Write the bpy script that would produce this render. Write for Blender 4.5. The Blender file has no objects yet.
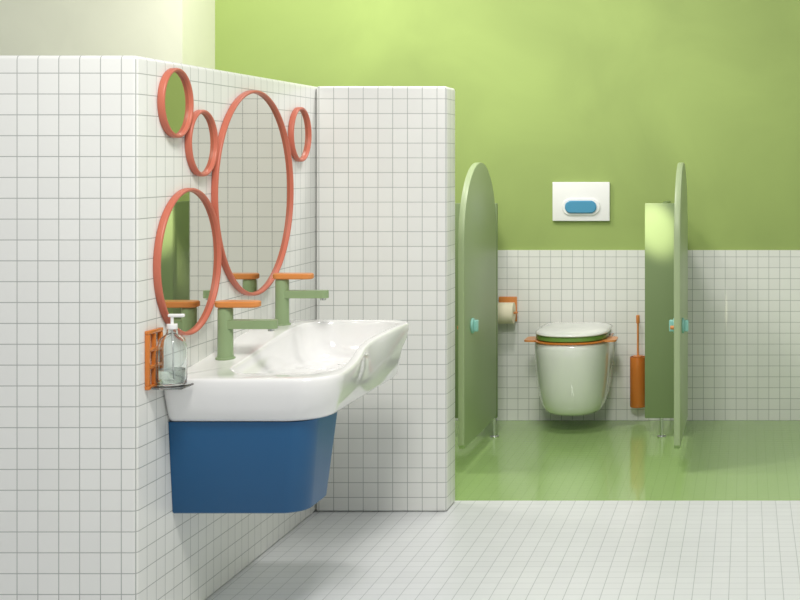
import bpy, bmesh, math
from mathutils import Vector, Matrix
F=1313.0; EYE=1.57
sc=bpy.context.scene
try:
    sc.view_settings.view_transform='Standard'
    sc.view_settings.look='None'
except Exception: pass

def lin(c):
    o=[]
    for v in c:
        v/=255.0
        o.append(v/12.92 if v<=0.04045 else ((v+0.055)/1.055)**2.4)
    return (o[0],o[1],o[2],1)

def mat(name,c,rough=0.5,metal=0.0,trans=0.0,noise=0.0,nscale=3.0,coat=0.0,bump=0.0,ior=1.45):
    m=bpy.data.materials.new(name); m.use_nodes=True
    nt=m.node_tree; b=nt.nodes['Principled BSDF']
    b.inputs['Base Color'].default_value=lin(c)
    b.inputs['Roughness'].default_value=rough
    b.inputs['Metallic'].default_value=metal
    b.inputs['Transmission Weight'].default_value=trans
    b.inputs['Coat Weight'].default_value=coat
    b.inputs['IOR'].default_value=ior
    if noise>0 or bump>0:
        g=nt.nodes.new('ShaderNodeNewGeometry')
        n=nt.nodes.new('ShaderNodeTexNoise'); n.inputs['Scale'].default_value=nscale
        n.inputs['Detail'].default_value=6; n.inputs['Distortion'].default_value=0.6
        nt.links.new(g.outputs['Position'],n.inputs['Vector'])
        if noise>0:
            r=nt.nodes.new('ShaderNodeValToRGB')
            r.color_ramp.elements[0].position=0.3; r.color_ramp.elements[1].position=0.7
            r.color_ramp.elements[0].color=lin([v*(1-noise) for v in c])
            r.color_ramp.elements[1].color=lin([min(255,v*(1+noise)) for v in c])
            nt.links.new(n.outputs['Fac'],r.inputs['Fac'])
            nt.links.new(r.outputs['Color'],b.inputs['Base Color'])
        if bump>0:
            bp=nt.nodes.new('ShaderNodeBump'); bp.inputs['Strength'].default_value=bump
            bp.inputs['Distance'].default_value=0.01
            nt.links.new(n.outputs['Fac'],bp.inputs['Height'])
            nt.links.new(bp.outputs['Normal'],b.inputs['Normal'])
    return m

def tile(name,c,grout,axes,size=0.066,mortar=0.0015,off=(0,0),rough=0.3,var=0.985):
    m=bpy.data.materials.new(name); m.use_nodes=True
    nt=m.node_tree; b=nt.nodes['Principled BSDF']
    g=nt.nodes.new('ShaderNodeNewGeometry')
    s=nt.nodes.new('ShaderNodeSeparateXYZ'); nt.links.new(g.outputs['Position'],s.inputs[0])
    cb=nt.nodes.new('ShaderNodeCombineXYZ')
    for i,a in enumerate(axes):
        ad=nt.nodes.new('ShaderNodeMath'); ad.operation='ADD'; ad.inputs[1].default_value=50*size-off[i]
        nt.links.new(s.outputs['XYZ'.index(a)],ad.inputs[0]); nt.links.new(ad.outputs[0],cb.inputs[i])
    br=nt.nodes.new('ShaderNodeTexBrick'); br.offset=0; br.squash=1
    br.inputs['Color1'].default_value=lin(c)
    br.inputs['Color2'].default_value=lin([v*var for v in c])
    br.inputs['Mortar'].default_value=lin(grout)
    br.inputs['Scale'].default_value=1; br.inputs['Mortar Size'].default_value=mortar
    br.inputs['Mortar Smooth'].default_value=0.15
    br.inputs['Brick Width'].default_value=size; br.inputs['Row Height'].default_value=size
    nt.links.new(cb.outputs[0],br.inputs['Vector'])
    nt.links.new(br.outputs['Color'],b.inputs['Base Color'])
    bp=nt.nodes.new('ShaderNodeBump'); bp.invert=True
    bp.inputs['Strength'].default_value=0.3; bp.inputs['Distance'].default_value=0.0015
    nt.links.new(br.outputs['Fac'],bp.inputs['Height']); nt.links.new(bp.outputs['Normal'],b.inputs['Normal'])
    b.inputs['Roughness'].default_value=rough
    return m

WT=(231,232,228); GR=(166,170,166)
T_XZ=tile('tile_xz',WT,GR,'XZ'); T_YZ=tile('tile_yz',WT,GR,'YZ'); T_XY=tile('tile_xy',WT,GR,'XY')
TF=tile('tile_floor',(228,230,232),(184,188,190),'XY',rough=0.3)
TG=tile('tile_green_floor',(160,190,122),(151,181,114),'XY',size=0.05,mortar=0.0014,rough=0.1,var=0.995)
CREAM=mat('cream_plaster',(220,222,202),0.8,noise=0.015,nscale=3)
GREENW=mat('green_plaster',(150,170,98),0.75,noise=0.05,nscale=1.4,bump=0.12)
PLAST=mat('white_plaster',(238,238,232),0.8,bump=0.1,nscale=8)
CER=mat('white_ceramic',(238,238,237),0.08,coat=0.5)
BLUE=mat('blue_lacquer',(28,88,134),0.42)
SAGE=mat('sage_metal',(140,162,120),0.35)
ORG=mat('orange_metal',(214,138,74),0.3)
ORGT=mat('orange_translucent',(232,138,62),0.15,trans=0.25)
CORAL=mat('coral_frame',(194,108,86),0.4)
MIR=mat('mirror_glass',(216,216,206),0.02,metal=1.0)
DOORG=mat('door_green',(158,174,134),0.4)
PILG=mat('pilaster_green',(122,140,98),0.45)
TEAL=mat('teal_plastic',(140,195,185),0.3)
CHROME=mat('chrome',(210,212,210),0.2,metal=1.0)
GLASS=mat('clear_glass',(245,250,250),0.03,trans=1.0,ior=1.3)
PAPER=mat('paper',(240,232,205),0.9)
SEATG=mat('seat_green',(112,152,72),0.3)
BTNB=mat('button_blue',(76,146,182),0.3)

def link(o,parent=None):
    bpy.context.collection.objects.link(o)
    if parent: o.parent=parent
    return o
def empty(name,loc):
    e=bpy.data.objects.new(name,None); e.location=loc; e.empty_display_size=0.05
    return link(e)
def mesh_obj(name,bm,m,parent=None,smooth=True,ang=40):
    bmesh.ops.recalc_face_normals(bm,faces=bm.faces)
    me=bpy.data.meshes.new(name); bm.to_mesh(me); bm.free()
    me.materials.append(m)
    if smooth:
        me.polygons.foreach_set('use_smooth',[True]*len(me.polygons))
        try: me.set_sharp_from_angle(angle=math.radians(ang))
        except Exception: pass
    o=bpy.data.objects.new(name,me)
    link(o)
    if parent:
        bpy.context.view_layer.update()
        o.parent=parent; o.matrix_parent_inverse=Matrix.Translation(-parent.location)
    return o
def box(name,x0,x1,y0,y1,z0,z1,m,parent=None,bevel=0.0,seg=3,mats=None):
    bm=bmesh.new()
    bmesh.ops.create_cube(bm,size=1)
    for v in bm.verts:
        v.co=Vector(((x0+x1)/2+v.co.x*(x1-x0),(y0+y1)/2+v.co.y*(y1-y0),(z0+z1)/2+v.co.z*(z1-z0)))
    if bevel>0:
        bmesh.ops.bevel(bm,geom=list(bm.edges),offset=bevel,segments=seg,affect='EDGES',profile=0.5)
    o=mesh_obj(name,bm,m,parent,smooth=bevel>0)
    if mats:
        o.data.materials.clear()
        for mm in mats: o.data.materials.append(mm)
        for p in o.data.polygons:
            n=[abs(c) for c in p.normal]; p.material_index=n.index(max(n))
    return o
def cyl(name,c,r,h,m,parent=None,axis='Z',r2=None,seg=40,bevel=0.0):
    bm=bmesh.new()
    bmesh.ops.create_cone(bm,cap_ends=True,segments=seg,radius1=r,radius2=r if r2 is None else r2,depth=h)
    if bevel>0:
        es=[e for e in bm.edges if abs(e.verts[0].co.z-e.verts[1].co.z)<1e-6]
        bmesh.ops.bevel(bm,geom=es,offset=bevel,segments=3,affect='EDGES',profile=0.5)
    if axis=='X': bmesh.ops.rotate(bm,verts=bm.verts,matrix=Matrix.Rotation(math.pi/2,3,'Y'))
    if axis=='Y': bmesh.ops.rotate(bm,verts=bm.verts,matrix=Matrix.Rotation(math.pi/2,3,'X'))
    bmesh.ops.translate(bm,verts=bm.verts,vec=c)
    return mesh_obj(name,bm,m,parent)
def lathe(name,c,prof,m,parent=None,seg=40,ax='Z',close=False,ang=40):
    bm=bmesh.new(); rings=[]
    for r,h in prof:
        ring=[]
        for i in range(seg):
            a=2*math.pi*i/seg
            if ax=='Z': co=(c[0]+r*math.cos(a),c[1]+r*math.sin(a),c[2]+h)
            elif ax=='X': co=(c[0]+h,c[1]+r*math.cos(a),c[2]+r*math.sin(a))
            else: co=(c[0]+r*math.cos(a),c[1]+h,c[2]+r*math.sin(a))
            ring.append(bm.verts.new(co))
        rings.append(ring)
    pairs=list(zip(rings,rings[1:]))
    if close: pairs.append((rings[-1],rings[0]))
    for a,b in pairs:
        for i in range(seg):
            bm.faces.new((a[i],a[(i+1)%seg],b[(i+1)%seg],b[i]))
    if not close:
        bm.faces.new(rings[0]); bm.faces.new(rings[-1][::-1])
    return mesh_obj(name,bm,m,parent,ang=ang)
def rrect(x0,x1,y0,y1,rl,rr,ns=12,nc=10):
    rl=max(rl,0.001); rr=max(rr,0.001)
    pts=[]
    cs=[(x1-rr,y0+rr,-90,rr),(x1-rr,y1-rr,0,rr),(x0+rl,y1-rl,90,rl),(x0+rl,y0+rl,180,rl)]
    for k,(cx,cy,a0,r) in enumerate(cs):
        for i in range(nc+1):
            a=math.radians(a0+90*i/nc)
            pts.append((cx+r*math.cos(a),cy+r*math.sin(a)))
        nx=cs[(k+1)%4]; a=math.radians(nx[2])
        e=(nx[0]+nx[3]*math.cos(a),nx[1]+nx[3]*math.sin(a)); s=pts[-1]
        for i in range(1,ns):
            t=i/ns; pts.append((s[0]+(e[0]-s[0])*t,s[1]+(e[1]-s[1])*t))
    return pts
def loft(name,loops,m,parent=None,ang=50):
    bm=bmesh.new(); R=[[bm.verts.new(p) for p in L] for L in loops]
    n=len(R[0])
    for a,b in zip(R,R[1:]):
        for i in range(n): bm.faces.new((a[i],a[(i+1)%n],b[(i+1)%n],b[i]))
    bm.faces.new(R[0][::-1]); f=bm.faces.new(R[-1])
    return mesh_obj(name,bm,m,parent,ang=ang)
def rod(name,pts,r,m,parent=None):
    cu=bpy.data.curves.new(name,'CURVE'); cu.dimensions='3D'; cu.bevel_depth=r; cu.bevel_resolution=4; cu.use_fill_caps=True
    sp=cu.splines.new('POLY'); sp.points.add(len(pts)-1)
    for i,p in enumerate(pts): sp.points[i].co=(p[0],p[1],p[2],1)
    cu.materials.append(m)
    o=bpy.data.objects.new(name,cu); link(o)
    if parent: o.parent=parent; o.matrix_parent_inverse=Matrix.Translation(-parent.location)
    return o

# ---------------- ROOM SHELL ----------------
HW=1.905
box('floor',-4.6,1.6,-1.5,6.07,-0.05,0,TF)
box('floor_stall',-4.6,1.6,6.07,7.96,-0.05,0,TG)
box('wall_left',-2.9,-1.93,4.155,6.05,0,HW,T_YZ,bevel=0.014,mats=[T_YZ,T_XZ,T_XY])
box('wall_partition',-1.93,-1.342,5.87,6.05,0,HW,T_XZ,bevel=0.014,mats=[T_YZ,T_XZ,T_XY])
box('wall_back',-4.6,1.6,7.96,8.1,0,3.3,GREENW)
box('wall_back_wainscot',-3.22,1.6,7.945,7.96,0,1.03,T_XZ,mats=[T_YZ,T_XZ,T_XY])
box('wall_column',-4.6,-3.225,7.5,7.96,0,3.3,CREAM)
box('wall_right',1.6,1.7,-1.5,8.1,0,3.3,PLAST)

# ---------------- WASHBASIN ----------------
def sm(t): t=max(0,min(1,t)); return t*t*(3-2*t)
def rim(y):
    return 0.853+0.064*sm((y-4.42)/0.80)
wb=empty('washbasin',(-1.66,4.85,0.8))
X0,X1,Y0,Y1=-1.93,-1.366,4.32,5.42
NS=60
def saddle(y): return math.exp(-((y-4.88)/0.19)**2)
def wv(pts,k=1.0):
    # plan waist: the front edge draws in gently between the two bowls
    return [(x-0.034*k*saddle(y)*max(0,(x+1.66)/0.29),y) for x,y in pts]
def L(ins,z,relz=False,rr=0.13,k=0.0):
    pts=wv(rrect(X0,X1-ins,Y0+ins,Y1-ins,0.03,rr-ins*0.4,ns=NS),k)
    return [(x,y,(rim(y)+z) if relz else z) for x,y in pts]
def flatz(x,y,ins):
    return 0.768-0.004*sm((ins-0.077)/0.1)+0.020*saddle(y)
def inner(t):
    ins=0.002+0.075*(1-math.cos(t*math.pi/2))
    r=max(0.12-ins*0.3,0.02)
    pts=wv(rrect(-1.785+ins,-1.400-ins,4.44+ins,5.375-ins,r,r,ns=NS))
    out=[]
    for x,y in pts:
        zr=rim(y)-0.003; zb=flatz(x,y,0)
        out.append((x,y,zr+(zb-zr)*math.sin(t*math.pi/2)))
    return out
def flat(ins):
    r=max(min(0.12-ins*0.3,(0.385-2*ins)/2-0.002),0.004)
    pts=wv(rrect(-1.785+ins,-1.400-ins,4.44+ins,5.375-ins,r,r,ns=NS))
    return [(x,y,flatz(x,y,ins)) for x,y in pts]
def lip(off,dz):
    pts=wv(rrect(-1.785-off,-1.400+off,4.44-off,5.375+off,0.12+off,0.12+off,ns=NS))
    return [(x,y,rim(y)+dz) for x,y in pts]
loops=[L(0.09,0.705,rr=0.15),L(0.07,0.700,rr=0.15),L(0.05,0.704,rr=0.15),L(0.036,0.716,rr=0.15,k=.1),L(0.022,-0.10,True,k=.35),L(0.006,-0.06,True,k=.7),L(0.001,-0.03,True,k=.95),L(0.0,-0.012,True,k=1),L(0.002,-0.005,True,k=1),L(0.006,-0.001,True,k=1),L(0.011,0,True,k=1),
 lip(0.007,0),lip(0.002,-0.001)]+[inner(i/12) for i in range(0,13)]+[flat(v) for v in (0.10,0.13,0.16,0.186)]
loft('basin',loops,CER,wb,ang=80)
for k,y in enumerate((4.64,5.19)):
    cyl('drain_%d'%k,(-1.592,y,0.768),0.024,0.006,CER,wb,bevel=0.002)
cb=empty('vanity_cabinet',(-1.68,4.55,0.55))
def C(ins,z,r=0.08):
    return [(x,y,z) for x,y in rrect(-1.93,-1.45-ins,4.375+ins,4.73-ins,0.004,r,ns=4)]
loft('cabinet_body',[C(0.05,0.384),C(0.041,0.385),C(0.033,0.392),C(0.002,0.69),C(0.0,0.70)],BLUE,cb)

def faucet(x,y,z):
    e=empty('faucet',(x,y,z))
    cyl('base',(x,y,z+0.004),0.034,0.008,SAGE,e,bevel=0.002)
    lathe('body',(x,y,z),[(0.029,0.006),(0.027,0.02),(0.0265,0.10),(0.0265,0.178),(0.0245,0.184)],SAGE,e)
    pts=rrect(x-0.02,x+0.185,y-0.022,y+0.022,0.02,0.021,ns=3,nc=8)
    loft('spout',[[(a,b,z+0.110) for a,b in pts],[(a,b,z+0.140) for a,b in pts]],SAGE,e,ang=30)
    cyl('aerator',(x+0.163,y,z+0.106),0.012,0.010,CHROME,e)
    pts=rrect(x-0.036,x+0.125,y-0.034,y+0.034,0.033,0.033,ns=3,nc=8)
    pi=rrect(x-0.032,x+0.121,y-0.030,y+0.030,0.029,0.029,ns=3,nc=8)
    loft('handle',[[(a,b,z+0.186) for a,b in pi],[(a,b,z+0.190) for a,b in pts],[(a,b,z+0.204) for a,b in pts],[(a,b,z+0.208) for a,b in pi]],ORG,e,ang=30)
faucet(-1.855,4.67,rim(4.67)-0.003)
faucet(-1.855,5.24,rim(5.24)-0.003)

# ---------------- MIRRORS ----------------
def mirror(y,z,d):
    e=empty('wall_mirror',(-1.93,y,z)); R=d/2
    x=-1.9295; prof=[(R-0.002,0.0),(R,0.003)]
    for i in range(7):
        a=math.pi*i/6
        prof.append((R-0.006+0.006*math.cos(a),0.018+0.006*math.sin(a)))
    prof.append((R-0.012,0.0))
    lathe('frame',(x,y,z),prof,CORAL,e,seg=96,ax='X',close=True,ang=60)
    lathe('glass',(x,y,z),[(R-0.0115,0.001),(R-0.0115,0.010)],MIR,e,seg=96,ax='X')
mirror(4.41,1.765,0.235); mirror(4.62,1.633,0.235); mirror(5.125,1.446,0.80); mirror(5.635,1.684,0.235); mirror(4.515,1.225,0.505)

# ---------------- SOAP ----------------
h=empty('soap_holder',(-1.93,4.26,0.9))
for n,(z0,z1) in enumerate([(0.835,0.848),(1.012,1.025)]):
    box('bar_%d'%n,-1.93,-1.915,4.205,4.31,z0,z1,ORGT,h,bevel=0.003)
for n,(y0,y1) in enumerate([(4.205,4.22),(4.297,4.31),(4.25,4.26)]):
    box('upright_%d'%n,-1.9295,-1.9155,y0,y1,0.848,1.012,ORGT,h,bevel=0.003)
for n,z0 in enumerate([0.90,0.955]):
    box('rung_%d'%n,-1.929,-1.916,4.22,4.297,z0,z0+0.012,ORGT,h,bevel=0.003)
box('shelf',-1.915,-1.815,4.215,4.31,0.835,0.8425,GLASS,h,bevel=0.003)
s=empty('soap_dispenser',(-1.866,4.262,0.843))
c=(-1.866,4.262,0.8432)
lathe('bottle',c,[(0.038,0),(0.044,0.004),(0.0455,0.02),(0.0455,0.125),(0.039,0.150),(0.019,0.165),(0.016,0.182),(0.013,0.182),(0.015,0.163),(0.035,0.147),(0.0425,0.124),(0.0425,0.02),(0.038,0.008)],GLASS,s)
lathe('soap',c,[(0.036,0.0095),(0.0415,0.021),(0.0415,0.05)],mat('soap_liquid',(235,240,235),0.05,trans=0.95,ior=1.33),s)
cyl('collar',(c[0],c[1],c[2]+0.190),0.0165,0.018,CER,s,bevel=0.002)
cyl('stem',(c[0],c[1],c[2]+0.208),0.005,0.03,CER,s)
box('nozzle',c[0]-0.012,c[0]+0.04,c[1]-0.008,c[1]+0.008,c[2]+0.220,c[2]+0.231,CER,s,bevel=0.004)
rod('tube',[(c[0],c[1],c[2]+0.185),(c[0]+0.005,c[1],c[2]+0.02)],0.0025,CER,s)

# ---------------- STALLS ----------------
def door(x):
    e=empty('stall_door',(x,7.45,0.12)); t=0.016; y0,y1,z0,z1=6.6,7.445,0.12,1.562
    ym=(y0+y1)/2; r=(y1-y0)/2
    prof=[(y0+0.02,z0),(y1-0.02,z0),(y1,z0+0.02)]
    for i in range(41):
        a=math.pi*i/40; prof.append((ym+r*math.cos(a),z1-0.40+0.40*math.sin(a)))
    prof.append((y0,z0+0.02))
    bm=bmesh.new()
    A=[bm.verts.new((x-t,y,z)) for y,z in prof]; B=[bm.verts.new((x+t,y,z)) for y,z in prof]
    n=len(prof); bm.faces.new(A); bm.faces.new(B[::-1])
    for i in range(n): bm.faces.new((A[i],A[(i+1)%n],B[(i+1)%n],B[i]))
    bmesh.ops.recalc_face_normals(bm,faces=bm.faces)
    es=[ed for ed in bm.edges if abs(ed.verts[0].co.x-ed.verts[1].co.x)<1e-6]
    bmesh.ops.bevel(bm,geom=es,offset=0.005,segments=2,affect='EDGES',profile=0.5)
    mesh_obj('panel',bm,DOORG,e,ang=30)
    for k,sg in enumerate((1,-1)):
        cyl('lock_rose_%d'%k,(x+sg*(t+0.006),6.78,0.72),0.040,0.012,TEAL,e,axis='X',bevel=0.003)
        box('lock_turn_%d'%k,x+sg*(t+0.022)-0.012,x+sg*(t+0.022)+0.012,6.765,6.795,0.69,0.75,TEAL,e,bevel=0.006)
    cyl('coat_hook',(x-t-0.012,6.70,0.72),0.010,0.024,ORG,e,axis='X',bevel=0.003)
def pilaster(x0,x1,xf):
    e=empty('stall_partition',((x0+x1)/2,7.47,0.11))
    box('pilaster',x0,x1,7.45,7.485,0.11,1.33,PILG,e,bevel=0.004)
    box('divider',(x0+x1)/2-0.015,(x0+x1)/2+0.015,7.485,7.944,0.11,1.33,PILG,e,bevel=0.004)
    cyl('foot_rod',(xf,7.467,0.06),0.009,0.108,CHROME,e)
    cyl('foot_disc',(xf,7.467,0.004),0.026,0.008,CHROME,e,bevel=0.002)
pilaster(-1.75,-1.42,-1.436); door(-1.437)
pilaster(-0.58,-0.375,-0.485); door(-0.352)
def toilet(cx):
    e=empty('toilet',(cx,7.7,0.12)); yb=7.944
    def D(w,yf,z,n=48,yback=yb):
        hw=w/2*1.04; pts=[]
        yc=yf+min(0.28,(yback-yf)*0.55)
        for i in range(n+1):
            a=math.pi+math.pi*i/n
            ca,sa=math.cos(a),math.sin(a)
            p=2/2.3
            X=math.copysign(abs(ca)**p,ca); Y=-abs(sa)**p
            pts.append((cx+hw*X,yc+(yc-yf)*Y,z))
        for i in range(1,6): pts.append((cx+hw,yc+(yback-yc)*i/6,z))
        for i in range(7): pts.append((cx+hw-2*hw*i/6,yback,z))
        for i in range(1,6): pts.append((cx-hw,yback-(yback-yc)*i/6,z))
        return pts
    loft('bowl',[D(.22,7.60,.100),D(.26,7.565,.102),D(.30,7.53,.110),D(.33,7.503,.128),D(.357,7.48,.16),D(.378,7.46,.21),D(.396,7.44,.28),D(.41,7.422,.37),D(.418,7.41,.45),D(.42,7.405,.50),D(.417,7.408,.522),D(.405,7.415,.530)],CER,e,ang=60)
    loft('seat',[D(.42,7.405,.531,yback=7.86),D(.425,7.402,.533,yback=7.86),D(.425,7.402,.538,yback=7.86),D(.42,7.405,.540,yback=7.86)],ORGT,e)
    for k,sg in enumerate((-1,1)):
        a,b=sorted((cx+sg*0.17,cx+sg*0.265))
        pts=rrect(a,b,7.53,7.70,0.03,0.03,ns=3)
        loft('grip_%d'%k,[[(x,y,.5315) for x,y in pts],[(x,y,.5415) for x,y in pts]],ORG,e,ang=30)
    loft('seat_pad',[D(.385,7.425,.542,yback=7.86),D(.397,7.418,.547,yback=7.86),D(.397,7.418,.566,yback=7.86),D(.385,7.425,.571,yback=7.86)],SEATG,e)
    loft('lid',[D(.40,7.42,.572,yback=7.88),D(.41,7.412,.576,yback=7.88),D(.41,7.412,.580,yback=7.88),D(.39,7.43,.590,yback=7.88),D(.33,7.48,.601,yback=7.87),D(.22,7.56,.608,yback=7.85),D(.10,7.66,.610,yback=7.80)],CER,e,ang=80)
def flush(cx):
    e=empty('flush_plate',(cx,7.96,1.325))
    box('plate',cx-.173,cx+.173,7.935,7.9595,1.207,1.443,CER,e,bevel=0.004)
    def P(hw,hh,y): return [(x,y,z) for x,z in rrect(cx-hw,cx+hw,1.293-hh,1.293+hh,hh-.001,hh-.001,ns=3,nc=10)]
    loft('button_rim',[P(.115,.052,7.936),P(.115,.052,7.928),P(.11,.047,7.925)],CER,e,ang=30)
    loft('button',[P(.095,.038,7.926),P(.095,.038,7.916),P(.089,.032,7.912)],BTNB,e,ang=30)
def paper(cx):
    e=empty('toilet_paper_holder',(cx,7.944,0.65))
    box('back_plate',cx-.055,cx+.055,7.93,7.944,.60,.75,ORG,e,bevel=0.004)
    rod('arm',[(cx+.045,7.93,.66),(cx+.065,7.88,.66),(cx+.065,7.86,.66),(cx-.05,7.86,.66)],0.006,ORG,e)
    lathe('roll',(cx-.05,7.86,.66),[(.02,0),(.063,0),(.063,.10),(.02,.10)],PAPER,e,ax='X',close=True)
def brush(cx):
    e=empty('toilet_brush',(cx,7.88,.09))
    lathe('container',(cx,7.885,.095),[(.046,0),(.048,.005),(.048,.30),(.044,.30),(.044,.01)],ORGT,e)
    rod('handle',[(cx,7.885,.12),(cx,7.885,.63)],.006,ORG,e)
    cyl('grip',(cx,7.885,.62),.011,.05,ORG,e,bevel=.004)
    cyl('bristles',(cx,7.885,.17),.030,.09,CER,e,bevel=.008)
    cyl('cap',(cx,7.885,.398),.030,.006,ORG,e)
    box('bracket',cx-.02,cx+.02,7.93,7.944,.22,.34,ORG,e,bevel=.003)
toilet(-1.018); flush(-1.003); paper(-1.445); brush(-.655)

# ---------------- LIGHT ----------------
def area(name,loc,tgt,size,power,col=(1,1,1)):
    l=bpy.data.lights.new(name,'AREA'); l.energy=power; l.size=size; l.color=col
    o=bpy.data.objects.new(name,l); o.location=loc
    d=Vector(tgt)-Vector(loc); o.rotation_euler=d.to_track_quat('-Z','Y').to_euler()
    link(o); return o
area('key_light',(-0.7,2.6,3.7),(-1.2,5.6,0.6),0.8,88,(1,0.97,0.92))
area('stall_light',(-2.4,6.6,3.4),(-2.3,7.96,2.0),0.5,36,(1,0.97,0.86))
area('toilet_fill_light',(-1.2,6.2,3.1),(-1.0,7.4,0.2),0.3,26,(1,0.96,0.93))  # added unseen fill, not a fitting: brightens toilet front against green floor bounce
l=bpy.data.lights.new('spot_lamp','SPOT'); l.energy=900; l.spot_size=math.radians(6.5); l.spot_blend=0.9; l.color=(1,0.93,0.68); l.shadow_soft_size=0.03
o=bpy.data.objects.new('spot_lamp',l); o.location=(-1.3,5.6,2.9)
o.rotation_euler=(Vector((-0.52,7.45,1.19))-Vector(o.location)).to_track_quat('-Z','Y').to_euler(); link(o)
w=bpy.data.worlds.new('world'); sc.world=w; w.use_nodes=True
w.node_tree.nodes['Background'].inputs[0].default_value=(0.96,0.98,1.0,1)
w.node_tree.nodes['Background'].inputs[1].default_value=0.5

cd=bpy.data.cameras.new('camera'); co=bpy.data.objects.new('camera',cd); link(co)
co.location=(0,0,EYE); co.rotation_euler=(math.pi/2,0,0)
cd.sensor_width=36; cd.sensor_fit='HORIZONTAL'; cd.lens=F*36/800
cd.shift_x=-347/800; cd.shift_y=-139/800; cd.clip_start=0.05
sc.camera=co
